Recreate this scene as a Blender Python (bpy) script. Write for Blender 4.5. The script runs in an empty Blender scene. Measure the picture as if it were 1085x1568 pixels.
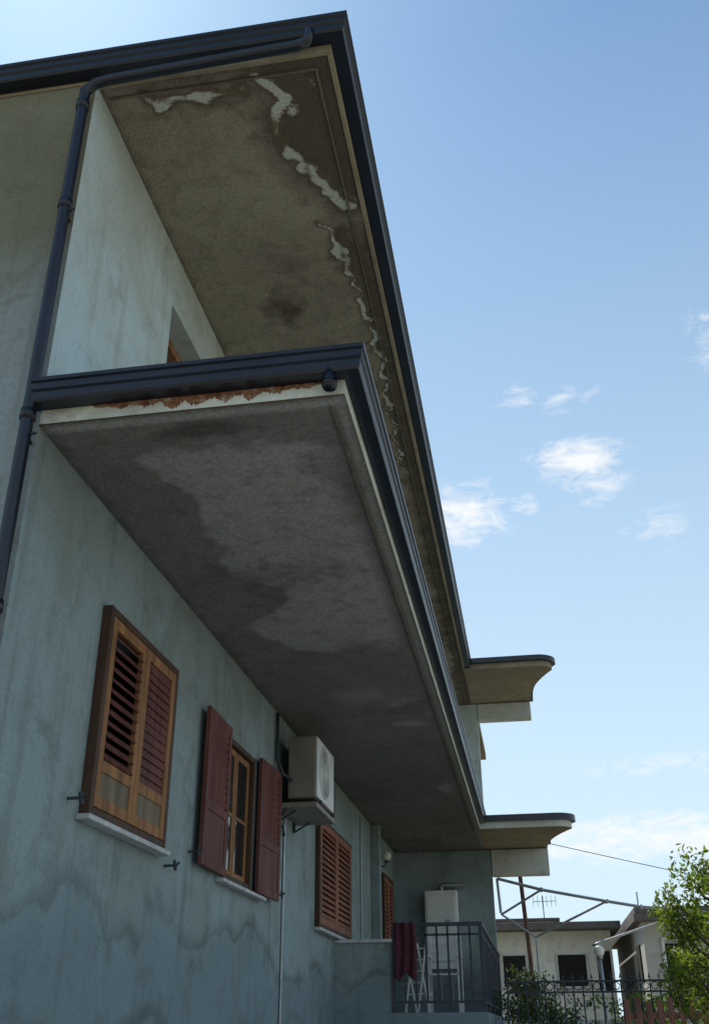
import bpy, bmesh, math, random
import numpy as np
from mathutils import Vector, Matrix
random.seed(4); rng=np.random.default_rng(7)
D=bpy.data; S=bpy.context.scene
S.view_settings.view_transform='Standard'; S.view_settings.look='None'; S.view_settings.exposure=0

# ---------------------------------------------------------------- helpers
def empty(name,loc=(0,0,0)):
    o=D.objects.new(name,None); S.collection.objects.link(o); o.location=loc; return o
def mesh_obj(name,verts,faces,mats,parent=None,smooth=False,mi=None):
    me=D.meshes.new(name); me.from_pydata([tuple(v) for v in verts],[],[tuple(f) for f in faces])
    if not isinstance(mats,(list,tuple)): mats=[mats]
    for m in mats: me.materials.append(m)
    if mi is not None: me.polygons.foreach_set('material_index',mi)
    if smooth: me.polygons.foreach_set('use_smooth',[True]*len(me.polygons))
    me.update(); o=D.objects.new(name,me); S.collection.objects.link(o)
    if parent: o.parent=parent
    return o
class MB:
    """collects shapes into one mesh"""
    def __init__(s): s.v=[];s.f=[];s.m=[]
    def add(s,v,f,m=0):
        n=len(s.v); s.v+= [tuple(p) for p in v]; s.f+=[tuple(i+n for i in q) for q in f]; s.m+=[m]*len(f)
    def box(s,x0,x1,y0,y1,z0,z1,m=0,M=None,c=0.0):
        if c>0:
            bm=bmesh.new(); bmesh.ops.create_cube(bm,size=1)
            for v in bm.verts: v.co=Vector(((x0+x1)/2+v.co.x*(x1-x0),(y0+y1)/2+v.co.y*(y1-y0),(z0+z1)/2+v.co.z*(z1-z0)))
            bmesh.ops.bevel(bm,geom=bm.edges[:],offset=c,segments=2,affect='EDGES',profile=.5)
            bm.verts.index_update()
            V=[v.co.copy() for v in bm.verts]; Fc=[[v.index for v in f.verts] for f in bm.faces]; bm.free()
        else:
            V=[Vector(p) for p in ((x0,y0,z0),(x1,y0,z0),(x1,y1,z0),(x0,y1,z0),(x0,y0,z1),(x1,y0,z1),(x1,y1,z1),(x0,y1,z1))]
            Fc=[(0,3,2,1),(4,5,6,7),(0,1,5,4),(1,2,6,5),(2,3,7,6),(3,0,4,7)]
        if M is not None: V=[M@v for v in V]
        s.add(V,Fc,m)
    def tube(s,pts,r,m=0,n=8,cap=True):
        pts=[Vector(p) for p in pts]; rs=r if isinstance(r,(list,tuple)) else [r]*len(pts)
        V=[];Fc=[]; ref=None
        for i,p in enumerate(pts):
            t=(pts[min(i+1,len(pts)-1)]-pts[max(i-1,0)]).normalized()
            if ref is None: ref=Vector((0,0,1)) if abs(t.z)<.9 else Vector((1,0,0))
            a=(ref-t*ref.dot(t)).normalized(); ref=a; b=t.cross(a)
            for k in range(n):
                an=2*math.pi*k/n; V.append(p+(a*math.cos(an)+b*math.sin(an))*rs[i])
        for i in range(len(pts)-1):
            for k in range(n):
                Fc.append((i*n+k,i*n+(k+1)%n,(i+1)*n+(k+1)%n,(i+1)*n+k))
        if cap: Fc.append(tuple(range(n))[::-1]); Fc.append(tuple((len(pts)-1)*n+k for k in range(n)))
        s.add(V,Fc,m)
    def sphere(s,c,r,m=0,seg=14,ring=9,sz=1):
        V=[];Fc=[]
        for i in range(ring+1):
            th=math.pi*i/ring
            for k in range(seg):
                ph=2*math.pi*k/seg; V.append((c[0]+r*math.sin(th)*math.cos(ph),c[1]+r*math.sin(th)*math.sin(ph),c[2]+r*sz*math.cos(th)))
        for i in range(ring):
            for k in range(seg): Fc.append((i*seg+k,(i+1)*seg+k,(i+1)*seg+(k+1)%seg,i*seg+(k+1)%seg))
        s.add(V,Fc,m)
    def obj(s,name,mats,parent=None,smooth=False):
        return mesh_obj(name,s.v,s.f,mats,parent,smooth,s.m)

def newmat(name):
    m=D.materials.new(name); m.use_nodes=True; nt=m.node_tree; b=nt.nodes['Principled BSDF']; return m,nt,b
def N(nt,t,**k):
    n=nt.nodes.new(t)
    for a,v in k.items():
        if a in n.inputs: n.inputs[a].default_value=v
        else: setattr(n,a,v)
    return n
def noise(nt,co,scale,detail=6,rough=.6,dist=0.0,vec=None):
    n=N(nt,'ShaderNodeTexNoise'); n.inputs['Scale'].default_value=scale; n.inputs['Detail'].default_value=min(detail,5)
    n.inputs['Roughness'].default_value=rough; n.inputs['Distortion'].default_value=dist
    nt.links.new(co,n.inputs['Vector']); return n.outputs['Fac']
def ramp(nt,fac,stops):
    r=N(nt,'ShaderNodeValToRGB'); cr=r.color_ramp
    while len(cr.elements)<len(stops): cr.elements.new(.5)
    for e,(p,c) in zip(cr.elements,stops):
        e.position=p; e.color=(c,c,c,1) if isinstance(c,(int,float)) else (*c,1)
    nt.links.new(fac,r.inputs[0]); return r.outputs[0]
def mix(nt,fac,a,b,bt='MIX'):
    n=N(nt,'ShaderNodeMix',data_type='RGBA',blend_type=bt)
    for s,v in ((0,fac),(6,a),(7,b)):
        if isinstance(v,bpy.types.NodeSocket): nt.links.new(v,n.inputs[s])
        elif isinstance(v,(int,float)) : n.inputs[s].default_value=v if s==0 else (v,v,v,1)
        else: n.inputs[s].default_value=(*v,1)
    return n.outputs[2]
def bump(nt,b,h,st,dist=.01):
    n=N(nt,'ShaderNodeBump'); n.inputs['Strength'].default_value=st; n.inputs['Distance'].default_value=dist
    nt.links.new(h,n.inputs['Height']); nt.links.new(n.outputs[0],b.inputs['Normal'])
def coords(nt): return N(nt,'ShaderNodeNewGeometry').outputs['Position']
def mapping(nt,co,sc,loc=(0,0,0)):
    m=N(nt,'ShaderNodeMapping'); m.inputs['Scale'].default_value=sc; m.inputs['Location'].default_value=loc
    nt.links.new(co,m.inputs['Vector']); return m.outputs[0]
def math2(nt,op,a,b):
    n=N(nt,'ShaderNodeMath',operation=op)
    for i,v in ((0,a),(1,b)):
        if isinstance(v,bpy.types.NodeSocket): nt.links.new(v,n.inputs[i])
        else: n.inputs[i].default_value=v
    return n.outputs[0]
def simple(name,col,rough=.6,var=.25,scale=8,metal=0,bs=.15,streak=False,spec=.5):
    m,nt,b=newmat(name); co=coords(nt)
    if streak: co=mapping(nt,co,(1,1,.15))
    n=noise(nt,co,scale,4,.65)
    d=tuple(c*(1-var) for c in col); l=tuple(min(1,c*(1+var)) for c in col)
    c=ramp(nt,n,[(.3,d),(.7,l)]); nt.links.new(c,b.inputs['Base Color'])
    b.inputs['Roughness'].default_value=rough; b.inputs['Metallic'].default_value=metal; b.inputs['Specular IOR Level'].default_value=spec
    bump(nt,b,noise(nt,coords(nt),scale*9,2,.6),bs,.004); return m
def plaster(name,base,alt,dirt,rough=.9,drip=.5,low=None,zl=0,lowamt=1.0,tide=0,lo_w=.35):
    m,nt,b=newmat(name); co=coords(nt)
    n1=noise(nt,co,.9,5,.62,.6); c=mix(nt,ramp(nt,n1,[(.40,0),(.60,1)]),base,alt)
    if low is not None:
        sep=N(nt,'ShaderNodeSeparateXYZ'); nt.links.new(co,sep.inputs[0])
        ad=N(nt,'ShaderNodeMath',operation='MULTIPLY_ADD'); nt.links.new(noise(nt,mapping(nt,co,(1,.55,.8)),1.5,3,.5,.3),ad.inputs[0]); ad.inputs[1].default_value=1.5
        nt.links.new(sep.outputs[2],ad.inputs[2])
        mr=N(nt,'ShaderNodeMapRange'); nt.links.new(ad.outputs[0],mr.inputs[0]); mr.inputs[1].default_value=zl+.65; mr.inputs[2].default_value=zl+.65+lo_w
        mr.inputs[3].default_value=lowamt; mr.inputs[4].default_value=0
        c=mix(nt,mr.outputs[0],c,low)
        if tide:   # damp tide marks: sharp lower edge, soft upward fade
            for off,w_,am in ((zl+.80,.16,tide),(zl+.02,.22,tide),(zl-.60,.2,tide*.8)):
                d=math2(nt,'SUBTRACT',ad.outputs[0],off)
                mk=N(nt,'ShaderNodeMapRange',interpolation_type='SMOOTHSTEP'); nt.links.new(math2(nt,'ABSOLUTE',d,0),mk.inputs[0]); mk.inputs[1].default_value=0; mk.inputs[2].default_value=w_; mk.inputs[3].default_value=am; mk.inputs[4].default_value=0
                sh=N(nt,'ShaderNodeMapRange'); nt.links.new(d,sh.inputs[0]); sh.inputs[1].default_value=-.03; sh.inputs[2].default_value=.005
                k=math2(nt,'MULTIPLY',mk.outputs[0],sh.outputs[0])
                c=mix(nt,math2(nt,'MULTIPLY',k,ramp(nt,n1,[(.35,.15),(.58,1)])),c,dirt)
    n2=noise(nt,co,3.1,5,.7,.3); c=mix(nt,ramp(nt,n2,[(.52,0),(.75,.55)]),c,dirt)
    n3=noise(nt,mapping(nt,co,(5,5,.35)),1.3,4,.6); c=mix(nt,ramp(nt,n3,[(.55,0),(.78,drip)]),c,dirt)
    n4=noise(nt,co,38,3,.7); c=mix(nt,.17,c,ramp(nt,n4,[(.3,.15),(.7,.85)]),'OVERLAY')
    n5=noise(nt,co,2.4,4,.6,1.0); c=mix(nt,ramp(nt,n5,[(.59,0),(.64,.35)]),c,tuple(x*.72 for x in base))
    nt.links.new(c,b.inputs['Base Color']); b.inputs['Roughness'].default_value=rough
    b.inputs['Specular IOR Level'].default_value=.25
    h=mix(nt,.4,noise(nt,co,9,5,.65),n4); bump(nt,b,h,.4,.012)
    return m

# ---------------------------------------------------------------- materials
M_wall=plaster('wall_paint',(.27,.335,.345),(.225,.265,.25),(.085,.105,.095),low=(.155,.215,.245),zl=.55,lowamt=.65,tide=.62,drip=.55)  # lower wall: darker damp tone plus sky-lit blue mixed into the colour
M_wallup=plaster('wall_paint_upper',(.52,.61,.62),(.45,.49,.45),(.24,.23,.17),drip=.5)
M_facade=plaster('facade_render',(.205,.195,.13),(.165,.157,.105),(.085,.08,.048),low=(.27,.31,.32),zl=3.5,lo_w=1.3)
M_fascia=plaster('fascia_white',(.62,.63,.57),(.50,.50,.43),(.18,.14,.09),drip=.2)
M_conc=plaster('concrete_warm',(.33,.28,.19),(.26,.22,.155),(.12,.10,.07))
M_concd=plaster('concrete_dark',(.17,.15,.115),(.13,.11,.085),(.07,.055,.04))  # darker concrete tone for the thin drip strips
M_gut=simple('gutter_painted_metal',(.008,.011,.022),.3,.35,3,0,.03)
M_wood=simple('shutter_wood_orange',(.27,.125,.048),.72,.55,9,0,.3,True,.3)
M_maroon=simple('shutter_wood_maroon',(.13,.044,.035),.7,.5,9,0,.3,True,.3)
M_panel=simple('shutter_panel_weathered',(.17,.135,.09),.8,.4,9,0,.3,True,.3)
M_brown=simple('window_wood_brown',(.07,.035,.02),.65,.4,8,0,.2,True,.3)
M_red=simple('shutter_wood_red',(.26,.105,.06),.7,.4,8,0,.2,True,.3)
M_sill=simple('sill_stone',(.47,.48,.47),.7,.25,9)
M_dark=simple('interior_dark',(.012,.010,.008),.9,.3,3)
M_white=simple('white_enamel',(.68,.69,.66),.45,.1,5)
M_beige=simple('ac_casing',(.20,.18,.145),.5,.2,5)
M_iron=simple('dark_iron',(.03,.037,.05),.5,.4,12)
M_rust=simple('rusted_iron',(.11,.05,.03),.8,.5,14)
M_galv=simple('galvanised_pipe',(.33,.35,.36),.4,.2,8,.6)
M_bgwall=plaster('house_render',(.74,.73,.66),(.66,.65,.58),(.38,.34,.27))
M_bgroof=simple('roof_edge',(.12,.10,.09),.8,.3,3)
M_cloth=simple('dark_red_cloth',(.09,.02,.03),.95,.35,7)
M_bark=simple('bark',(.09,.065,.045),.9,.4,20,0,.6)
m,nt,b=newmat('window_glass'); b.inputs['Base Color'].default_value=(.02,.022,.02,1)
nt.links.new(ramp(nt,noise(nt,coords(nt),4),[(.3,.04),(.7,.12)]),b.inputs['Roughness']); M_glass=m
m,nt,b=newmat('lamp_globe'); b.inputs['Roughness'].default_value=.25
nt.links.new(ramp(nt,noise(nt,coords(nt),5),[(.3,(.62,.60,.50)),(.7,(.74,.72,.62))]),b.inputs['Base Color']); M_globe=m

def leafmat(name,a,bcol,tr=.35,tc_=(.16,.22,.02)):
    m,nt,b=newmat(name); co=coords(nt)
    at=N(nt,'ShaderNodeAttribute',attribute_name='lv')
    c=mix(nt,at.outputs['Fac'],a,bcol)
    c=mix(nt,.4,c,ramp(nt,noise(nt,co,5,2),[(.3,.15),(.7,.85)]),'OVERLAY')
    nt.links.new(c,b.inputs['Base Color']); b.inputs['Roughness'].default_value=.5
    t=N(nt,'ShaderNodeBsdfTranslucent'); nt.links.new(mix(nt,.5,c,tc_),t.inputs[0])
    ms=N(nt,'ShaderNodeMixShader'); ms.inputs[0].default_value=tr
    nt.links.new(b.outputs[0],ms.inputs[1]); nt.links.new(t.outputs[0],ms.inputs[2])
    nt.links.new(ms.outputs[0],nt.nodes['Material Output'].inputs[0]); return m
M_leafY=leafmat('leaves_bright',(.07,.12,.015),(.19,.25,.03),.5,(.30,.40,.03))
M_leafD=leafmat('leaves_dark',(.02,.038,.012),(.06,.09,.022),.3)
M_flower=simple('pink_flowers',(.45,.12,.16),.8,.4,9)

# soffit material: weathering and tone amounts are per-vertex attributes 'light' 'salt' 'dark'
def soffmat(name,base,alt,lightc,darkc,saltc,brown):
    m,nt,b=newmat(name); co=coords(nt)
    n1=noise(nt,co,1.6,5,.66,.5); c=mix(nt,ramp(nt,n1,[(.34,0),(.66,1)]),base,alt)
    A=lambda s:N(nt,'ShaderNodeAttribute',attribute_name=s).outputs['Fac']
    nz=noise(nt,co,6,5,.72,.3); nf=noise(nt,co,17,5,.8,.4)
    def thr(a,n,amt,w,mx=1,off=0):
        md=N(nt,'ShaderNodeMath',operation='MULTIPLY_ADD'); nt.links.new(n,md.inputs[0]); md.inputs[1].default_value=amt; nt.links.new(a,md.inputs[2])
        return ramp(nt,md.outputs[0],[(max(0,.5+amt*.5-w+off),0),(min(1,.5+amt*.5+w+off),mx)])
    c=mix(nt,thr(A('light'),nz,.25,.20,.95),c,lightc)
    c=mix(nt,thr(A('dark'),nz,.5,.22,.9),c,darkc)
    c=mix(nt,ramp(nt,nz,[(.48,0),(.78,.6)]),c,darkc)
    c=mix(nt,thr(A('salt'),nf,.6,.12,.75,-.22),c,darkc)
    c=mix(nt,math2(nt,'MULTIPLY',thr(A('salt'),nz,.5,.1,.7,-.1),.8),c,brown)
    c=mix(nt,thr(A('salt'),nf,.6,.07,.95),c,saltc)
    n4=noise(nt,co,45,3,.7)
    c=mix(nt,.35,c,ramp(nt,n4,[(.3,.15),(.7,.85)]),'OVERLAY')
    nt.links.new(c,b.inputs['Base Color']); b.inputs['Roughness'].default_value=.92
    b.inputs['Specular IOR Level'].default_value=.2
    h=mix(nt,.35,nz,n4); bump(nt,b,h,.7,.02)
    return m
M_softop=soffmat('soffit_concrete_upper',(.30,.265,.20),(.235,.205,.155),(.33,.295,.23),(.085,.070,.052),(.50,.52,.47),(.20,.14,.08))
M_sofbot=soffmat('soffit_concrete_lower',(.225,.215,.20),(.185,.177,.162),(.355,.35,.335),(.10,.095,.084),(.4,.4,.37),(.15,.13,.1))

# ---------------------------------------------------------------- key dimensions (metres, origin = photographer's eye)
GZ=-1.6; WX=-2.5; YF=4.3; YE=19.5; YW=17.35
S1,S2=3.01,5.82

bld=empty('apartment_building')
mb=MB(); mb.box(-11,WX-.3,YF+.02,24,GZ,S2); mb.box(-11,-.9,YE+.3,20.6,GZ,S2,0); mb.obj('inner_body',M_facade,bld)

def wall_grid(name,y0,y1,z0,z1,holes,x,depth,mat,parent):
    ys=sorted(set([y0,y1]+[h[0] for h in holes]+[h[1] for h in holes])); zs=sorted(set([z0,z1]+[h[2] for h in holes]+[h[3] for h in holes]))
    m=MB()
    for i in range(len(ys)-1):
        for j in range(len(zs)-1):
            cy=(ys[i]+ys[i+1])/2; cz=(zs[j]+zs[j+1])/2
            if any(h[0]<cy<h[1] and h[2]<cz<h[3] for h in holes): continue
            m.add([(x,ys[i],zs[j]),(x,ys[i+1],zs[j]),(x,ys[i+1],zs[j+1]),(x,ys[i],zs[j+1])],[(0,1,2,3)])
    for a,b_,c,d in holes:
        q=x-depth
        m.add([(x,a,c),(x,b_,c),(x,b_,d),(x,a,d),(q,a,c),(q,b_,c),(q,b_,d),(q,a,d)],[(0,4,5,1),(1,5,6,2),(2,6,7,3),(3,7,4,0)])
    return m.obj(name,mat,parent)
wall_grid('side_wall_lower',YF,YE,GZ,S1+.05,[(5.5,6.64,1.13,2.31),(8.18,9.2,1.13,2.32),(12.15,14.25,1.08,2.3),(17.6,18.7,.2,2.36)],WX,.2,M_wall,bld)
wall_grid('side_wall_upper',YF,YE,3.15,S2+.05,[(6.03,7.25,3.25,5.3),(10.5,11.6,3.25,5.3),(14.5,15.6,3.25,5.3)],WX,.25,M_wallup,bld)
mesh_obj('front_wall',[(-11,YF,GZ),(WX,YF,GZ),(WX,YF,S2),(-11,YF,S2)],[(0,1,2,3)],M_facade,bld)
mb=MB(); 
mb.box(WX,-.68,YE,YE+.3,GZ,S1-.004); mb.obj('end_wall_lower',M_wall,bld)
mb=MB(); mb.box(WX,-.76,YE,YE+.3,3.2,S2-.004); mb.obj('end_wall_upper',M_wallup,bld)
mb=MB(); mb.box(-.675,.38,YE-.02,YE+.28,2.55,S1-.004,c=.015); mb.box(-.755,.30,YE-.02,YE+.28,5.5,S2-.004,c=.015); mb.obj('wing_beams',M_fascia,bld)
mb=MB(); mb.box(WX+.001,WX+.14,16.5,16.72,.2,S1-.004,c=.01); mb.obj('pilaster',M_wall,bld)

def wingpath(xs,xe,xb):
    p=[(xs,YW),(xe-.28,YW)]
    for k in range(1,9):
        a=math.pi/2*k/8; p.append((xe-.28+.28*math.sin(a),YW+.28-.28*math.cos(a)))
    for k in range(1,9):
        t=k/8; x=xe+(xb-xe)*(1-(1-t)**2.0); y=YW+.28+(YE-.1-YW-.28)*t; p.append((x,y))
    p.append((xb,YE+.4)); return p
def slab(name,outline,z0,z1,mats,parent):
    n=len(outline); V=[(x,y,z0) for x,y in outline]+[(x,y,z1) for x,y in outline]
    F=[tuple(range(n))[::-1],tuple(range(n,2*n))]+[(i,(i+1)%n,(i+1)%n+n,i+n) for i in range(n)]
    return mesh_obj(name,V,F,mats,parent,mi=[1,0]+[0]*n)
XO1=-.76; XO2=-.85
wp1=wingpath(XO1,.78,.38); wp2=wingpath(XO2,.72,.30)
slab('balcony_slab',[(WX-.2,YF+.1),(WX+.002,YF+.1),(WX+.002,YF),(XO1,YF)]+wp1+[(WX-.2,YE+.4)],S1+.012,3.2,[M_fascia,M_conc],bld)
slab('roof_slab',[(-11.2,YF),(XO2,YF)]+wp2+[(-.8,YE+.4),(-.8,24.2),(-11.2,24.2)],S2+.012,6.0,[M_conc,M_conc],bld)

def sweep(name,path,prof,mat,parent):
    P=[Vector((x,y)) for x,y in path]; n=len(prof); V=[];F=[]
    for i,p in enumerate(P):
        d0=(P[i]-P[i-1]).normalized() if i>0 else (P[1]-P[0]).normalized()
        d1=(P[i+1]-P[i]).normalized() if i<len(P)-1 else d0
        n0=Vector((d0.y,-d0.x)); n1=Vector((d1.y,-d1.x)); mn=(n0+n1); mn=mn/max(.3,mn.length); mn=mn/max(.4,mn.dot(n0))
        for o_,z in prof: V.append((p.x+mn.x*o_,p.y+mn.y*o_,z))
    for i in range(len(P)-1):
        for k in range(n):
            F.append((i*n+k,(i+1)*n+k,(i+1)*n+(k+1)%n,i*n+(k+1)%n))
    F.append(tuple(range(n))); F.append(tuple((len(P)-1)*n+k for k in range(n))[::-1])
    return mesh_obj(name,V,F,mat,parent)
def gprof(z0,h,w): return [(.004,z0+h*.8),(.004,z0),(w*.72,z0),(w*.80,z0+h*.10),(w*.80,z0+h*.42),(w*.90,z0+h*.50),(w*.90,z0+h*.78),(w,z0+h*.84),(w,z0+h),(w*.86,z0+h),(w*.82,z0+h*.8)]
sweep('balcony_gutter',[(WX-.02,YF),(XO1,YF),(XO1,YW)],gprof(3.11,.145,.125),M_gut,bld)
sweep('roof_gutter',[(-11.2,YF),(XO2,YF),(XO2,YW)],gprof(5.86,.145,.13),M_gut,bld)
def fprof(z0,h,w): return [(.003,z0),(w,z0),(w,z0+h),(.003,z0+h)]
sweep('balcony_wing_edge',wp1,fprof(3.13,.10,.07),M_gut,bld)
sweep('roof_wing_edge',wp2,fprof(5.93,.09,.07),M_gut,bld)
sweep('roof_fascia_lip',[(WX+.01,YF+.001),(XO2,YF+.001),(XO2,YW)],[(-.03,S2-.02),(-.001,S2-.02),(-.001,S2+.045),(-.03,S2+.045)],M_conc,bld)
sweep('roof_drip_bead',[(WX+.05,YF+.001),(XO2,YF+.001),(XO2,YW)],[(-.135,S2-.018),(-.12,S2-.018),(-.12,S2+.02),(-.135,S2+.02)],M_concd,bld)  # thin dark strip stands in for the line of a drip groove
sweep('balcony_drip_bead',[(XO1,YF+.09),(XO1,YW)],[(-.095,S1-.012),(-.085,S1-.012),(-.085,S1+.02),(-.095,S1+.02)],M_concd,bld)

# ---- weathered soffits
def vnoise(x,y,s,seed):
    r=np.random.default_rng(seed).random((64,64)); X=(x*s)%64; Y=(y*s)%64
    i=X.astype(int);j=Y.astype(int);fx=X-i;fy=Y-j; fx=fx*fx*(3-2*fx);fy=fy*fy*(3-2*fy)
    i1=(i+1)%64;j1=(j+1)%64; i=i%64; j=j%64
    return (r[i,j]*(1-fx)+r[i1,j]*fx)*(1-fy)+(r[i,j1]*(1-fx)+r[i1,j1]*fx)*fy
def polydist(X,Y,pts):
    d=np.full(X.shape,9.)
    for (ax,ay),(bx,by) in zip(pts[:-1],pts[1:]):
        L=(bx-ax)**2+(by-ay)**2; t=np.clip(((X-ax)*(bx-ax)+(Y-ay)*(by-ay))/L,0,1)
        d=np.minimum(d,np.hypot(X-ax-t*(bx-ax),Y-ay-t*(by-ay)))
    return d
def soffit(name,x0,x1,y0,y1,z,mat,fn):
    nx=int((x1-x0)/.025)+1; ny=int((y1-y0)/.03)+1
    X,Y=np.meshgrid(np.linspace(x0,x1,nx),np.linspace(y0,y1,ny)); Xf=X.ravel();Yf=Y.ravel()
    Z=z+ (vnoise(Xf,Yf,1.2,3)-.5)*.012
    V=np.stack([Xf,Yf,Z],1); idx=np.arange(nx*ny).reshape(ny,nx)
    F=np.stack([idx[:-1,:-1].ravel(),idx[1:,:-1].ravel(),idx[1:,1:].ravel(),idx[:-1,1:].ravel()],1)
    o=mesh_obj(name,V.tolist(),F.tolist(),mat,bld,True)
    for k,a in fn(Xf,Yf).items():
        at=o.data.attributes.new(k,'FLOAT','POINT'); at.data.foreach_set('value',a.astype(np.float32))
def polyx(Y,P): return np.interp(Y,[p[1] for p in P],[p[0] for p in P])
sg=lambda t:1/(1+np.exp(-np.clip(t,-30,30)))
def fu(X,Y):
    wx=X+(vnoise(X,Y,5,1)-.5)*.14+(vnoise(X,Y,14,11)-.5)*.09; wy=Y+(vnoise(X,Y,5,2)-.5)*.14+(vnoise(X,Y,14,12)-.5)*.09
    s=np.zeros(X.shape)
    A=[(-1.40,4.47),(-1.27,4.63),(-1.345,4.85),(-1.336,5.12),(-1.145,5.41),(-.99,5.68)]
    B=[(-1.27,5.89),(-1.12,5.99),(-1.085,6.23),(-1.065,6.6),(-1.05,7.25),(-1.045,8.33),(-1.06,10)]
    C=[(-1.55,4.52),(-2.17,4.54)]
    k=lambda sc,sd:.36+.55*vnoise(X,Y,sc,sd)
    s=np.maximum(s,np.exp(-(polydist(wx,wy,A)/.085)**2)*k(6,9))
    s=np.maximum(s,np.exp(-(polydist(wx,wy,B)/.040)**2)*k(5,8)*np.clip(1.3-(Y-6)/8,.6,1)*1.05)
    s=np.maximum(s,np.exp(-(polydist(wx,wy,C)/.07)**2)*k(5,18)*.92)
    s=np.maximum(s,np.exp(-((wx+1.17)**2+(wy-4.72)**2)/.006)*.6)
    s=np.maximum(s,np.exp(-((wx+1.02)**2/.004+(wy-4.5)**2/.03))*.45)
    d=np.zeros(X.shape)
    d=np.maximum(d,np.exp(-(polydist(wx,wy,A)/.34)**2)*.66)
    d=np.maximum(d,np.exp(-(polydist(wx,wy,C)/.18)**2)*.62)
    d=np.maximum(d,sg((wx-polyx(Y,A))/.05)*sg((5.9-wy)/.15)*.9)
    d=np.maximum(d,sg((wx-polyx(Y,B)+.05)/.05)*sg((wy-5.8)/.15)*.72)
    d=np.maximum(d,np.exp(-((wx+1.75)**2/.05+(wy-6.9)**2/.09))*.70)
    d=np.maximum(d,np.exp(-((wx+1.55)**2/.16+(wy-6.35)**2/.10))*.45)
    d=np.maximum(d,np.exp(-((wx+1.3)**2/.04+(wy-5.55)**2/.04))*.5)
    d=np.maximum(d,np.exp(-((wx+1.05)**2/.03+(wy-6.15)**2/.2))*.8)
    d=np.maximum(d,np.exp(-(Y-4.3)/.16)*.9*(.5+.5*vnoise(X,Y,3,31)))
    d=np.maximum(d,np.exp(-(X+2.5)/.10)*.55)  # darker towards the wall junction
    return {'salt':s,'dark':d,'light':np.clip((vnoise(X,Y,.9,5)),0,1)*.8}
def fl(X,Y):
    wx=X+(vnoise(X,Y,3,21)-.5)*.2+(vnoise(X,Y,9,41)-.5)*.08; wy=Y+(vnoise(X,Y,3,22)-.5)*.2+(vnoise(X,Y,9,42)-.5)*.08
    lb=np.interp(wy,[4.6,4.75,5.6,6.5,6.8,7.0,7.5,8.0,8.25],[-1.6,-2.15,-1.93,-1.93,-1.68,-1.7,-2.15,-2.05,-1.5])
    li=sg((wx-lb)/.03)*sg((wy-4.75)/.05)*sg((8.2-wy)/.12)*(.66+.35*vnoise(X,Y,1.3,50))
    li=li*sg((-.92-X)/.05)
    li=np.maximum(li,np.exp(-((wy-9.6)**2/.25+(wx+1.5)**2/.25))*.55)
    li=np.maximum(li,np.exp(-((wy-9.9)**2/.03+(wx+1.2)**2/.1))*.75)
    li=np.maximum(li,np.exp(-((wy-10.7)**2/.02+(wx+1.1)**2/.06))*.75)
    li=np.maximum(li,np.exp(-((wy-14)**2/.2+(wx+1.0)**2/.03))*.75)
    li=np.maximum(li,np.exp(-((X+.80)/.035)**2)*.6)
    li=np.maximum(li,np.exp(-((Y-4.36)/.05)**2)*.8)
    da=np.exp(-((wx+1.6)**2/.16+(wy-4.55)**2/.010))*.85
    da=np.maximum(da,np.exp(-((wx+1.0)**2/.05+(wy-5.2)**2/.3))*.5)
    da=np.maximum(da,np.clip((vnoise(X,Y,.9,23)-.5)*2,0,1)*.6*(Y>8))
    da=np.maximum(da,np.exp(-(X+2.5)/.14)*.6)  # darker band along the wall side
    da=np.maximum(da,np.clip((vnoise(X,Y,1.7,29)-.5)*2,0,1)*.5)
    s=np.exp(-((wy-4.33)/.02)**2)*.2
    return {'light':li,'dark':da,'salt':s}
soffit('roof_soffit',WX,XO2-.02,YF+.02,YE,S2,M_softop,fu)
soffit('balcony_soffit',WX,XO1-.003,YF+.003,YE,S1,M_sofbot,fl)

# rust / flaking under the balcony gutter
m,nt,b=newmat('rust_flaked_plaster'); co=coords(nt)
c=ramp(nt,noise(nt,co,16,5,.8,.6),[(.34,(.07,.03,.018)),(.48,(.24,.10,.045)),(.58,(.32,.22,.15)),(.68,(.5,.48,.42))]); nt.links.new(c,b.inputs['Base Color']); b.inputs['Roughness'].default_value=.95
bump(nt,b,noise(nt,co,20,5,.7),.8,.02); M_flake=m
V=[];F=[];n=220; h0=0
for i in range(n+1):
    x=-2.2+1.36*i/n; e=math.sin(math.pi*i/n)**.5; h0=.7*h0+.3*random.random(); zb=3.11-(.006+.10*h0*(.35+.65*math.sin(i*.13+1)**2)+.012*random.random())*e
    V+=[(x,YF-.003,3.112),(x,YF-.003,max(zb,3.03))]
for i in range(n): F.append((2*i,2*i+1,2*i+3,2*i+2))
mesh_obj('flaked_fascia_patch',V,F,M_flake,bld)

# ---- downpipe
mb=MB(); px,py=WX-.03,4.225
mb.tube([(-.98,4.19,5.875),(-.98,4.19,5.82),(-1.0,4.20,5.785),(-1.06,4.205,5.77),(-2.36,4.215,5.73),(-2.46,4.22,5.72),(px,py,5.66),(px,py,5.57),(px,py,4.5),(px,py,3.0),(px,py,1.0),(px,py,GZ)],.037,0,12)
for z in (5.52,4.62,3.04,1.9): mb.tube([(px,py,z-.03),(px,py,z+.03)],.045,0,12)
for z in (4.55,2.9): mb.box(px-.01,px+.01,py,YF,z-.01,z+.01); mb.tube([(px+.045,py-.02,z),(px+.08,py-.02,z)],.008,0,6)
mb.obj('downpipe',M_gut,bld,True)
mb=MB(); mb.tube([(-.83,4.235,3.14),(-.83,4.235,3.04),(-.83,4.235,3.02)],.036,0,12); mb.tube([(-.83,4.235,3.06),(-.83,4.235,3.035)],.042,0,12); mb.obj('gutter_outlet',M_gut,bld,True)

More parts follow.
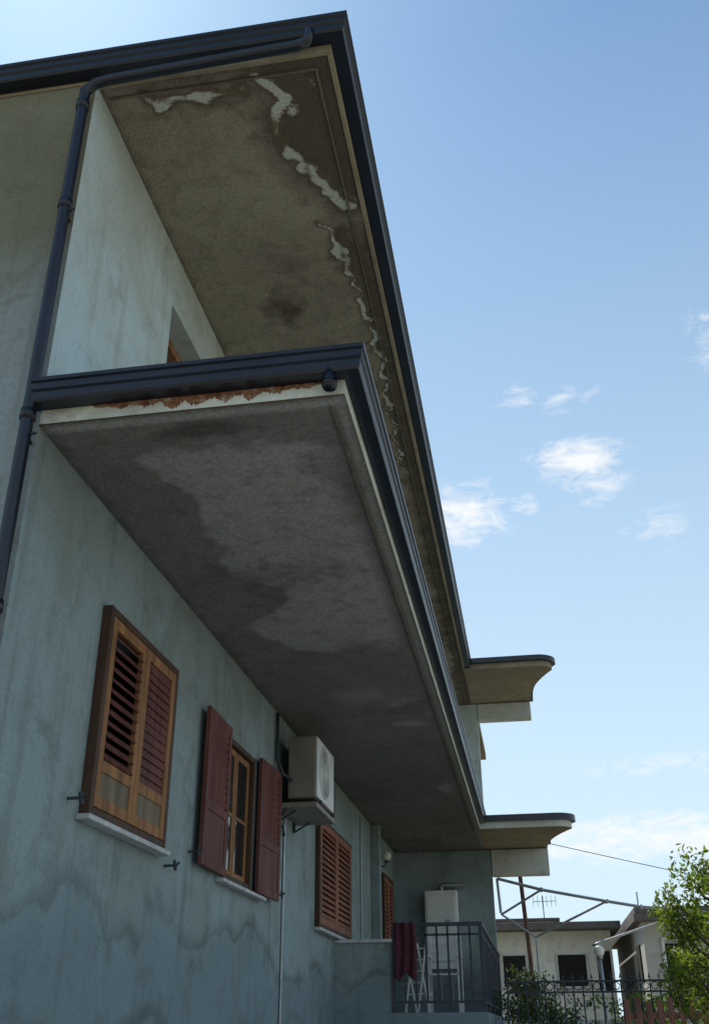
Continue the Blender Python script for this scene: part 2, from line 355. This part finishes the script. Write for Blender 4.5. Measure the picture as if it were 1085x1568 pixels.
# ---- shutters: local frame y along leaf width, z height, x thickness
def shutter(name,loc,w,h,ang,mats,parent,panel=.0,slat_t=38,ns=None,sw=.07):
    mb=MB(); T=.036
    mb.box(-T/2,T/2,0,sw,0,h,0,c=.004); mb.box(-T/2,T/2,w-sw,w,0,h,0,c=.004)
    zr=[0,h-sw]
    pz=h*panel
    for z in zr+([pz] if panel>0 else []): mb.box(-T/2+.001,T/2-.001,sw,w-sw,z,z+sw,0,c=.003)
    if panel>0: mb.box(-.008,.008,sw,w-sw,sw,pz,2)
    z0=pz+sw if panel>0 else sw; H=h-sw-z0; ns=ns or int(H/.062)
    for i in range(ns):
        zc=z0+H*(i+.5)/ns; M=Matrix.Translation((0,0,zc))@Matrix.Rotation(math.radians(slat_t+random.uniform(-4,4)),4,'Y')
        mb.box(-.036,.036,sw-.003,w-sw+.003,-.005,.005,1,M=M)
    o=mb.obj(name,mats,parent); o.location=loc; o.rotation_euler=(0,0,ang); return o
def win_frame(name,y0,y1,z0,z1,x,mat,parent,t=.06,dp=.07):
    mb=MB(); mb.box(x-dp/2,x+dp/2,y0,y0+t,z0,z1,c=.005); mb.box(x-dp/2,x+dp/2,y1-t,y1,z0,z1,c=.005)
    mb.box(x-dp/2+.002,x+dp/2-.002,y0+t,y1-t,z1-t,z1,c=.005); mb.box(x-dp/2+.002,x+dp/2-.002,y0+t,y1-t,z0,z0+t,c=.005); return mb.obj(name,mat,parent)
def hook(mb,y,z): mb.tube([(WX,y,z),(WX+.09,y,z),(WX+.11,y,z+.02)],.009,0,6); mb.tube([(WX+.08,y-.015,z+.03),(WX+.08,y+.015,z-.03)],.012,0,6)
win_frame('window_casing',5.42,6.72,1.105,2.385,WX+.02,M_brown,bld,.05,.09)
shutter('shutter_leaf',(WX+.045,5.475,1.16),.592,1.17,0,[M_wood,M_maroon,M_panel],bld,.18,48,12)
shutter('shutter_leaf',(WX+.045,6.073,1.16),.592,1.17,0,[M_wood,M_maroon,M_panel],bld,.18,78,14)
mb=MB(); mb.box(WX-.17,WX-.16,5.5,6.64,1.13,2.31); mb.obj('dark_room',M_dark,bld)
mb=MB(); mb.box(WX+.001,WX+.09,5.38,6.77,1.07,1.102,c=.006); mb.box(WX+.001,WX+.08,8.1,9.5,1.075,1.105,c=.006); mb.box(WX+.001,WX+.08,12.05,14.4,1.04,1.075,c=.006); mb.obj('window_sills',M_sill,bld)
mb=MB(); hook(mb,5.26,1.16); hook(mb,6.9,1.03); hook(mb,7.4,1.2); hook(mb,10.1,1.2)
mb.obj('shutter_stays',M_iron,bld)
win_frame('window_frame',8.18,9.2,1.13,2.32,WX-.03,M_brown,bld,.05,.07)
win_frame('window_sash',8.23,8.70,1.18,2.27,WX-.06,M_wood,bld,.055,.04)
win_frame('window_sash',8.71,9.15,1.18,2.27,WX-.06,M_wood,bld,.055,.04)
mb=MB(); mb.box(WX-.055,WX-.05,8.28,8.65,1.235,2.215); mb.box(WX-.055,WX-.05,8.76,9.10,1.235,2.215); mb.obj('window_panes',M_glass,bld)
mb=MB()
for (a,b_) in ((8.28,8.65),(8.76,9.10)): mb.box(WX-.062,WX-.04,a,b_,1.68,1.71)
mb.obj('glazing_bars',M_wood,bld)
shutter('shutter_leaf',(WX+.05,8.17,1.12),.70,1.22,math.radians(180+1.5),[M_maroon,M_maroon,M_maroon],bld,.35,68,11)
shutter('shutter_leaf',(WX+.05,9.22,1.12),.72,1.22,math.radians(-2),[M_maroon,M_maroon,M_maroon],bld,.35,112,11)
win_frame('window_casing',12.08,14.33,1.08,2.33,WX+.02,M_brown,bld,.05,.08)
for k in range(2): shutter('shutter_leaf',(WX+.045,12.13+1.075*k,1.12),1.065,1.17,0,[M_red,M_red,M_red],bld,0,60,15,.08)
win_frame('door_casing',17.55,18.75,.2,2.4,WX+.02,M_brown,bld,.06,.1)
for k in range(2): shutter('shutter_leaf',(WX+.045,17.61+.54*k,.25),.54,2.09,0,[M_red,M_red,M_red],bld,.3,60,20)
for y0,y1 in ((6.03,7.25),(10.5,11.6),(14.5,15.6)):
    win_frame('french_window',y0,y1,3.25,5.3,WX-.2,M_wood,bld,.08,.06)
    mb=MB(); mb.box(WX-.215,WX-.205,y0+.08,y1-.08,3.33,5.22); mb.obj('french_window_leaf',M_brown,bld)

mb=MB(); mb.tube([(WX+.015,10.42,2.15),(WX+.015,10.42,1.0),(WX+.015,10.42,GZ)],.014,0,8); mb.tube([(WX+.02,15.4,2.95),(WX+.02,15.4,1.1)],.012,0,6)
mb.obj('cable_conduit',M_galv,bld)

# ---- terrace
mb=MB(); mb.box(WX,-.68,13.5,YE,GZ,.04); mb.obj('terrace_base',M_wall,bld)
mb=MB(); mb.box(WX,-.62,13.34,YE,.045,.2,c=.01); mb.obj('terrace_slab',M_wall,bld)
mb=MB(); mb.box(WX+.002,-1.8,13.36,13.5,.2,.99); mb.box(WX+.002,-1.8,13.362,13.5,GZ,.045); mb.obj('terrace_parapet',M_wall,bld)
mb=MB(); mb.box(WX+.002,-1.77,13.32,13.54,.99,1.03,c=.006); mb.obj('parapet_coping',M_sill,bld)

rail=MB(); X0,X1=-1.76,-.66; Yr=13.42; zt,zb=1.19,.30
rail.box(X0,X1,Yr-.025,Yr+.025,zt-.02,zt+.025); rail.box(X0,X1,Yr-.014,Yr+.014,zb,zb+.03); rail.box(X0,X1,Yr-.013,Yr+.013,1.06,1.085)
k=0; x=X0
while x<=X1+.001:
    t=.022 if k%8==0 else .013; rail.box(x-t,x+t,Yr-t,Yr+t,.2 if k%8==0 else zb,zt-.02); x+=(X1-X0)/8; k+=1
rail.box(X1-.025,X1+.025,Yr,YE,zt-.02,zt+.025); rail.box(X1-.014,X1+.014,Yr,YE,zb,zb+.03); rail.box(X1-.013,X1+.013,Yr,YE,1.06,1.085)
y=Yr+.14; k=1
while y<YE:
    t=.022 if k%9==0 else .013; rail.box(X1-t,X1+t,y-t,y+t,.2 if k%9==0 else zb,zt-.02); y+=.14; k+=1
rail.obj('balcony_railing',M_iron)

V=[];F=[];nx,nz=16,14
for j in range(nz+1):
    for i in range(nx+1):
        u=i/nx; v=j/nz; x=-1.74+.26*u+.015*math.sin(v*3); z=1.22-.62*v*(1+.06*math.sin(u*9)); y=Yr-.04-.022*math.sin(u*15+v*1.2)-.02*v
        V.append((x,y,z))
for j in range(nz):
    for i in range(nx): a=j*(nx+1)+i; F.append((a,a+1,a+nx+2,a+nx+1))
o=mesh_obj('hanging_towel',V,F,M_cloth,None,True); o.modifiers.new('s','SOLIDIFY').thickness=.008

# white folding chair
ch=MB(); cx,cy,cz=-1.18,14.0,.2
for sx in (-.2,.2):
    ch.box(cx+sx-.02,cx+sx+.02,cy-.2,cy-.16,cz,cz+.45,c=.004); ch.box(cx+sx-.02,cx+sx+.02,cy+.18,cy+.22,cz,cz+.92,c=.004); ch.box(cx+sx-.018,cx+sx+.018,cy-.16,cy+.18,cz+.2,cz+.24)
    ch.box(cx+sx-.03,cx+sx+.03,cy-.24,cy+.18,cz+.64,cz+.67,c=.004); ch.box(cx+sx-.018,cx+sx+.018,cy-.2,cy-.165,cz+.45,cz+.64)
for k in range(6): ch.box(cx-.2,cx+.2,cy-.2+.065*k,cy-.15+.065*k,cz+.43,cz+.45)
for k in range(4): ch.box(cx-.18,cx+.18,cy+.19,cy+.21,cz+.52+.1*k,cz+.58+.1*k)
ch.obj('garden_chair',M_white)
ch=MB(); 
for x in (-1.66,-1.5): ch.tube([(x,13.7,.2),(x+.12,13.75,1.02)],.014,0,6); ch.tube([(x+.14,13.7,.2),(x,13.78,1.0)],.014,0,6)
for k in range(5): ch.tube([(-1.68,13.72,.4+.13*k),(-1.4,13.72,.42+.13*k)],.008,0,5)
ch.obj('clothes_airer',M_white)

# boiler
wb=empty('gas_boiler')
mb=MB(); mb.box(-1.92,-1.33,YE-.34,YE-.02,1.02,2.28,c=.02); mb.box(-1.885,-1.365,YE-.352,YE-.339,1.09,2.2,0,c=.008); mb.obj('casing',M_white,wb)
mb=MB(); mb.box(-1.56,-1.46,YE-.358,YE-.3525,1.70,1.78,0,c=.002); mb.tube([(-1.62,YE-.18,2.28),(-1.62,YE-.18,2.36),(-1.55,YE-.18,2.38),(-1.20,YE-.18,2.38)],.045,0,10); mb.tube([(-1.7,YE-.1,1.02),(-1.7,YE-.1,.5)],.012); mb.tube([(-1.5,YE-.1,1.02),(-1.5,YE-.1,.4)],.012)
mb.obj('flue_and_pipes',M_galv,wb)

wl=empty('wall_lamp'); mb=MB(); mb.sphere((-2.36,17.35,2.63),.085); mb.obj('globe',M_globe,wl,True)
mb=MB(); mb.tube([(WX,17.35,2.48),(WX+.1,17.35,2.46),(-2.36,17.35,2.52),(-2.36,17.35,2.56)],.014); mb.tube([(-2.36,17.35,2.53),(-2.36,17.35,2.57)],.045); mb.obj('bracket',M_iron,wl,True)

# ---- air conditioner
ac=empty('air_conditioner'); ax0,ax1,ay0,ay1,az0,az1=-2.38,-2.08,10.05,10.98,2.12,2.76
mb=MB(); mb.box(ax0,ax1,ay0,ay1,az0,az1,c=.018); mb.obj('casing',M_beige,ac)
mb=MB(); mb.box(ax1-.003,ax1+.012,ay0+.012,ay1-.012,az0+.012,az1-.012,c=.006); mb.obj('front_panel',M_white,ac)
mb=MB(); cy,cz=ay0+.38,(az0+az1)/2
V=[(ax1+.0135,cy,cz)]+[(ax1+.0135,cy+.25*math.cos(2*math.pi*k/40),cz+.25*math.sin(2*math.pi*k/40)) for k in range(40)]
mb.add(V,[(0,1+k,1+(k+1)%40) for k in range(40)]); mb.obj('fan_opening',M_iron,ac)
mb=MB()
for r in (.03,.06,.09,.12,.15,.18,.21,.24,.265):
    mb.tube([(ax1+.02,cy+r*math.cos(2*math.pi*k/32),cz+r*math.sin(2*math.pi*k/32)) for k in range(33)],.004 if r<.26 else .009,0,5,False)
for k in range(6):
    a=math.pi/6*k; mb.tube([(ax1+.022,cy-.25*math.cos(a),cz-.25*math.sin(a)),(ax1+.022,cy+.25*math.cos(a),cz+.25*math.sin(a))],.004,0,5)
mb.tube([(ax1+.014,cy,cz),(ax1+.028,cy,cz)],.045,0,16); mb.obj('fan_grille',M_white,ac)
mb=MB()
for k in range(5): mb.box(ax0+.07,ax1-.1,ay0-.005,ay0+.001,az0+.32+.05*k,az0+.33+.05*k)
mb.obj('side_louvres',M_beige,ac)
mb=MB()
for y in (ay0+.12,ay1-.12):
    mb.box(WX,ax1+.04,y-.02,y+.02,az0-.05,az0-.012); mb.box(WX,WX+.03,y-.02,y+.02,az0-.2,az0); mb.tube([(WX+.03,y,az0-.19),(ax1-.15,y,az0-.05)],.010,0,6)
mb.obj('brackets',M_iron,ac)
mb=MB(); mb.tube([(ax0+.05,ay0-.01,2.3),(ax0-.03,ay0-.08,2.35),(WX+.03,ay0-.12,2.5),(WX+.03,ay0-.14,2.98)],.018,0,8); mb.tube([(ax0+.06,ay0+.05,az0),(WX+.05,ay0-.02,az0-.2),(WX+.02,10.40,az0-.3)],.012,0,6); mb.obj('hoses',M_iron,ac,True)
mb=MB(); mb.box(WX+.002,-2.06,10.0,11.02,az0-.10,az0-.052,c=.004); mb.obj('drip_tray',M_beige,ac)

# ---------------------------------------------------------------- ground
m,nt,b=newmat('ground_dry_grass'); co=coords(nt)
c=ramp(nt,noise(nt,co,.35,5,.65),[(.35,(.16,.15,.08)),(.5,(.26,.23,.15)),(.65,(.36,.32,.23))]); nt.links.new(c,b.inputs['Base Color']); b.inputs['Roughness'].default_value=.95
bump(nt,b,noise(nt,co,12,5,.7),.5,.03)
mesh_obj('ground',[(-1500,-1500,GZ),(1500,-1500,GZ),(1500,1500,GZ),(-1500,1500,GZ)],[(0,1,2,3)],m)
mb=MB(); mb.box(-2.4,6,-6,13.3,GZ-.1,GZ+.004); mb.obj('concrete_yard',plaster('yard_concrete',(.42,.40,.36),(.37,.35,.31),(.24,.22,.18)))

# ---------------------------------------------------------------- background houses
h=empty('white_house'); mb=MB()
mb.box(-6,2.05,30,38,GZ,2.42); mb.box(-6,.62,33,38,2.6,2.95); mb.obj('walls',M_bgwall,h)
mb=MB(); mb.box(-6.4,2.3,29.3,38.4,2.42,2.6,c=.01); mb.box(-6.2,.8,32.8,38.2,2.95,3.03); mb.obj('flat_roof',M_bgroof,h)
mb=MB(); mb.box(.58,1.32,29.97,30.02,1.05,1.82); mb.box(1.62,1.98,29.97,30.02,.9,1.9); mb.box(-.9,-.3,29.97,30.02,1.05,1.82); mb.obj('windows',M_dark,h)
mb=MB(); 
for a,b_ in ((.58,1.32),(-.9,-.3)):
    mb.box(a-.07,b_+.07,29.9,29.995,.98,1.045); mb.box(a-.06,a-.003,29.93,29.995,1.05,1.85); mb.box(b_+.003,b_+.06,29.93,29.995,1.05,1.85)
mb.obj('window_trim',M_sill,h)
h=empty('grey_house'); mb=MB()
mb.box(2.62,12,27,36,GZ,2.35); mb.obj('walls',plaster('grey_render',(.50,.49,.45),(.44,.42,.38),(.24,.22,.19)),h)
mb=MB(); mb.box(2.42,12.3,26.6,36.4,2.35,2.50); mb.box(2.46,12.2,26.66,36.3,2.50,2.66); mb.obj('flat_roof',M_bgroof,h)
mb=MB(); mb.box(3.1,3.7,26.96,27.02,1.0,1.85); mb.box(4.4,5.2,26.96,27.02,.5,1.9); mb.box(2.58,2.63,28,28.9,1.1,1.9); mb.obj('windows',M_dark,h)
mb=MB(); mb.box(3.0,3.8,26.88,26.955,.93,1.0); mb.box(3.03,3.097,26.92,26.99,1.0,1.92); mb.box(3.703,3.77,26.92,26.99,1.0,1.92); mb.box(3.03,3.77,26.92,26.99,1.925,1.98); mb.obj('window_trim',M_bgwall,h)
mb=MB()
for x,hh in ((2.7,.5),(3.2,.45),(4.1,.6)): mb.tube([(x,28,2.66),(x,28,2.66+hh)],.02,0,6)
mb.obj('roof_rods',M_galv,h)

mb=MB(); mb.tube([(.35,33.5,3.03),(.35,33.5,3.75)],.018,0,6); mb.tube([(.05,33.3,3.55),(.75,33.7,3.60)],.012,0,5)
for k in range(6):
    t=k/5; x=.05+.7*t; y=33.3+.4*t; z=3.55+.05*t; mb.tube([(x,y-.05,z-.16),(x,y+.05,z+.16)],.008,0,5)
mb.obj('tv_antenna',M_galv)
pts=[]
for k in range(25):
    t=k/24; x=.1+11*t; pts.append((x,25,4.02-.222*(x-.1)-.25*math.sin(math.pi*t)*.5+.05))
mb=MB(); mb.tube(pts,.009,0,5); mb.obj('power_line',M_iron)
mb=MB(); mb.tube([(-.61,20,2.56),(.2,20,2.34),(1.37,20,2.11),(1.97,20,2.0),(3.2,20,1.86)],.028,0,8)
mb.tube([(-.61,20,2.56),(-.58,20.02,1.95)],.026,0,8); mb.tube([(.2,20,2.34),(-.60,21,2.02)],.022,0,8); mb.tube([(1.37,20,2.11),(.03,21,1.60)],.022,0,8)
mb.tube([(3.2,20,1.86),(3.2,20,GZ)],.03,0,8); mb.tube([(-.60,21,2.02),(.03,21,1.60),(.03,21,GZ)],.02,0,8)
for p in ((.2,20,2.34),(1.37,20,2.11),(1.97,20,2.0)): mb.sphere(p,.045)
mb.obj('pergola_frame',M_galv)
mb=MB(); mb.tube([(-.2,23,3.0),(-.12,23,1.3),(-.1,23,GZ)],.045,0,8); mb.box(-.26,-.14,22.94,23.06,3.0,3.04); mb.obj('rusty_post',M_rust)
sl=empty('street_lamp'); mb=MB(); mb.sphere((1.13,20,1.27),.10,0,18,12); mb.obj('globe',M_globe,sl,True)
mb=MB(); mb.tube([(1.13,20,1.17),(1.15,20,.3),(1.15,20,GZ)],.035,0,8); mb.tube([(1.13,20,1.14),(1.13,20,1.19)],.06,0,10); mb.tube([(1.02,20,1.36),(1.13,20,1.40),(2.28,20.1,1.74),(3.19,20.1,1.86)],.022,0,8); mb.obj('post',M_galv,sl,True)

# ---------------------------------------------------------------- vegetation
def leaves(n,centers,rad,size,seed,squash=1.0):
    r=np.random.default_rng(seed); c=np.array(centers)[r.integers(0,len(centers),n)]
    d=r.normal(size=(n,3)); d/=np.linalg.norm(d,axis=1)[:,None]; d*=(r.random(n)**.45)[:,None]*rad; d[:,2]*=squash
    p=c+d; V=[];F=[];lv=[]
    for i in range(n):
        a=Vector(r.normal(size=3)).normalized(); b_=a.cross(Vector(r.normal(size=3))).normalized(); s=size*(.6+.8*r.random()); P=Vector(p[i])
        k=len(V); nrm=a.cross(b_)*s*.12
        V+=[P-a*s,P-b_*s*.42+nrm,P+a*s,P+b_*s*.42+nrm]; F.append((k,k+1,k+2,k+3)); t=r.random(); lv+=[t]*4
    return V,F,lv
def tree(name,base,height,crown,seed,mat,n,size,spread,clr):
    r=random.Random(seed); e=empty(name); mb=MB(); cs=[]
    b0=Vector(base)
    trunk=[b0,b0+Vector((.05,.03,height*.3)),b0+Vector((-.03,.05,height*.6)),b0+Vector((.02,0,height*.9))]
    mb.tube(trunk,[.09,.07,.045,.015],0,8)
    for k in range(crown):
        t=.3+.65*k/crown; st=b0+Vector((0,0,height*t)); an=r.random()*6.28; L=spread*(1.15-t)*(.7+.6*r.random()) + .1
        en=st+Vector((math.cos(an)*L,math.sin(an)*L,L*(.5+.6*r.random()))); md=(st+en)/2+Vector((0,0,-.05))
        mb.tube([st,md,en],[.03,.018,.006],0,5); cs+=[en,(md+en)/2]
        for q in range(3):
            e2=en+Vector((r.uniform(-1,1),r.uniform(-1,1),r.uniform(-.3,1)))*clr*1.2; mb.tube([md.lerp(en,.6),e2],[.01,.004],0,4); cs.append(e2)
    mb.obj('branches',M_bark,e,True)
    V,F,lv=leaves(n,[tuple(c) for c in cs],clr,size,seed)
    o=mesh_obj('foliage',V,F,mat,e); at=o.data.attributes.new('lv','FLOAT','POINT'); at.data.foreach_set('value',lv)
tree('lemon_tree',(2.02,12.2,GZ),3.15,30,3,M_leafY,7000,.036,.75,.16)
tree('lemon_tree',(3.2,13.5,GZ),2.9,24,9,M_leafY,5000,.042,.8,.18)
tree('fruit_tree',(-.15,22,GZ),2.6,20,5,M_leafD,3500,.04,.5,.16)
def hedge(name,pts,rad,n,size,mat,seed,flowers=0):
    r=random.Random(seed); cs=[]
    for (x0,y0,z0),(x1,y1,z1) in pts:
        for k in range(34): t=r.random(); cs.append((x0+(x1-x0)*t+r.uniform(-.1,.1),y0+(y1-y0)*t+r.uniform(-.2,.2),z0+(z1-z0)*t-1.3*r.random()**1.5+r.uniform(-.1,.14)))
    V,F,lv=leaves(n,cs,rad,size,seed); e=empty(name)
    mb=MB()
    for c in cs[::2]: mb.tube([(c[0]+r.uniform(-.1,.1),c[1],GZ),((c[0]),c[1],c[2]*.5+GZ*.5),c],[.015,.01,.004],0,4)
    mb.obj('stems',M_bark,e)
    o=mesh_obj('foliage',V,F,mat,e); at=o.data.attributes.new('lv','FLOAT','POINT'); at.data.foreach_set('value',lv)
    if flowers:
        V,F,lv=leaves(flowers,cs,rad*1.1,size*.7,seed+50); mesh_obj('flowers',V,F,M_flower,e)
hedge('climbing_vine',[((-.5,16.5,.55),(.25,17.5,.5)),((.0,17,.35),(1.0,17.5,.3)),((-.5,15.5,.45),(.5,15.4,.25))],.14,6000,.028,M_leafD,2,120)
hedge('garden_shrub',[((.9,17.8,.32),(2.2,17.8,.42)),((1.3,15.4,.2),(2.3,14.8,.5))],.15,6000,.032,M_leafY,6)
mb=MB(); fy=14.9
for k in range(24):
    x=-.42+.125*k; mb.tube([(x,fy,GZ),(x,fy,.60)],.011,0,5)
    mb.tube([(x+.0625+.045*math.cos(a*.5),fy,.52+.045*math.sin(a*.5)) for a in range(13)],.006,0,4,False)
    mb.add([(x-.02,fy,.60),(x+.02,fy,.60),(x,fy,.68),(x,fy-.01,.62),(x,fy+.01,.62)],[(0,3,2),(3,1,2),(1,4,2),(4,0,2)])
for z in (.58,.45,-.1): mb.box(-.46,2.5,fy-.012,fy+.012,z-.012,z+.012)
mb.obj('garden_fence',M_iron)
mb=MB(); mb.box(-.3,6,18.4,18.55,GZ,.15); mb.obj('garden_wall',M_bgwall)
mb=MB()
for k in range(14):
    x=1.05+.13*k; mb.box(x-.035,x+.035,13.9,13.92,GZ,.33+.03*math.sin(k*2.1),c=.004)
for z in (.15,-.6): mb.box(1.0,2.9,13.925,13.95,z-.03,z+.03)
mb.obj('picket_fence',simple('weathered_red_wood',(.30,.13,.10),.85,.4,9,0,.2,True))

# ---------------------------------------------------------------- world, sun
w=D.worlds.new('World'); S.world=w; w.use_nodes=True; nt=w.node_tree; bg=nt.nodes['Background']
sd=Vector((-.6,.8,0)).normalized(); EL=math.radians(56); sd=Vector((sd.x*math.cos(EL),sd.y*math.cos(EL),math.sin(EL)))
sky=N(nt,'ShaderNodeTexSky',sky_type='NISHITA'); sky.sun_disc=False; sky.sun_elevation=EL; sky.sun_rotation=math.atan2(sd.x,sd.y); sky.air_density=1.0; sky.dust_density=.35; sky.ozone_density=1.0
tc=N(nt,'ShaderNodeTexCoord').outputs['Generated']
sp=N(nt,'ShaderNodeSeparateXYZ'); nt.links.new(tc,sp.inputs[0])
hz=N(nt,'ShaderNodeMapRange'); nt.links.new(sp.outputs[2],hz.inputs[0]); hz.inputs[1].default_value=.10; hz.inputs[2].default_value=.80; hz.inputs[3].default_value=.92; hz.inputs[4].default_value=.08
tint=mix(nt,1.0,sky.outputs[0],(.82,1.12,1.20),'MULTIPLY')
base=mix(nt,hz.outputs[0],tint,(5.7,7.0,7.8))
cl=None
nzf=noise(nt,mapping(nt,tc,(1,1,2.4)),30,5,.68,.7)
def blob(c,rx,rz,amp):
    s=N(nt,'ShaderNodeVectorMath',operation='SUBTRACT'); nt.links.new(tc,s.inputs[0]); s.inputs[1].default_value=c
    m_=N(nt,'ShaderNodeVectorMath',operation='MULTIPLY'); nt.links.new(s.outputs[0],m_.inputs[0]); m_.inputs[1].default_value=(1/rx,1/rx,1/rz)
    l=N(nt,'ShaderNodeVectorMath',operation='LENGTH'); nt.links.new(m_.outputs[0],l.inputs[0])
    r=N(nt,'ShaderNodeMapRange',interpolation_type='SMOOTHSTEP'); nt.links.new(l.outputs['Value'],r.inputs[0])
    r.inputs[1].default_value=0; r.inputs[2].default_value=1; r.inputs[3].default_value=amp; r.inputs[4].default_value=0; return r.outputs[0]
for c,rx,rz,a in (((.082,.862,.501),.075,.030,1.0),((-.035,.886,.460),.075,.048,.9),((.024,.885,.464),.025,.018,.7),((.215,.79,.575),.045,.07,.6),((.095,.875,.475),.06,.035,.55),((.03,.83,.557),.045,.02,.42),((.08,.83,.55),.05,.02,.45),((.15,.89,.43),.06,.03,.42),((.117,.98,.158),.30,.035,.8),((.16,.96,.22),.2,.02,.45)):
    bl=blob(c,rx,rz,a)
    if cl is None: cl=bl
    else:
        mx=N(nt,'ShaderNodeMath',operation='MAXIMUM'); nt.links.new(cl,mx.inputs[0]); nt.links.new(bl,mx.inputs[1]); cl=mx.outputs[0]
ad=N(nt,'ShaderNodeMath',operation='MULTIPLY_ADD'); nt.links.new(nzf,ad.inputs[0]); ad.inputs[1].default_value=2.2; nt.links.new(cl,ad.inputs[2])
sb=N(nt,'ShaderNodeMath',operation='SUBTRACT'); nt.links.new(ad.outputs[0],sb.inputs[0]); sb.inputs[1].default_value=1.3
f=ramp(nt,sb.outputs[0],[(.0,0),(.35,.35),(.85,.92)])
gt=ramp(nt,cl,[(0,0),(.35,1)])
ml=N(nt,'ShaderNodeMath',operation='MULTIPLY'); nt.links.new(f,ml.inputs[0]); nt.links.new(gt,ml.inputs[1])
c=mix(nt,ml.outputs[0],base,(7.8,7.9,8.0))
nt.links.new(c,bg.inputs[0]); bg.inputs[1].default_value=.128
sun=D.lights.new('sun','SUN'); sun.energy=4.7; sun.angle=math.radians(.5); sun.color=(1,.95,.87)
so=D.objects.new('sun',sun); S.collection.objects.link(so); so.rotation_mode='QUATERNION'; so.rotation_quaternion=sd.to_track_quat('Z','Y')

# ---------------------------------------------------------------- camera
cam=D.cameras.new('camera'); co_=D.objects.new('camera',cam); S.collection.objects.link(co_); S.camera=co_
yaw,pit,rol=math.radians(9.386),math.radians(27.817),math.radians(-.377)
fh=Vector((-math.sin(yaw),math.cos(yaw),0)); Fv=fh*math.cos(pit)+Vector((0,0,math.sin(pit))); Rv=Vector((math.cos(yaw),math.sin(yaw),0)); Uv=Rv.cross(Fv)
R2=Rv*math.cos(rol)+Uv*math.sin(rol); U2=-Rv*math.sin(rol)+Uv*math.cos(rol)
co_.matrix_world=Matrix(((R2.x,U2.x,-Fv.x,0),(R2.y,U2.y,-Fv.y,0),(R2.z,U2.z,-Fv.z,0),(0,0,0,1)))
cam.sensor_fit='VERTICAL'; cam.sensor_height=36; cam.lens=36*1508.2/1568; cam.clip_end=4000; cam.clip_start=.05
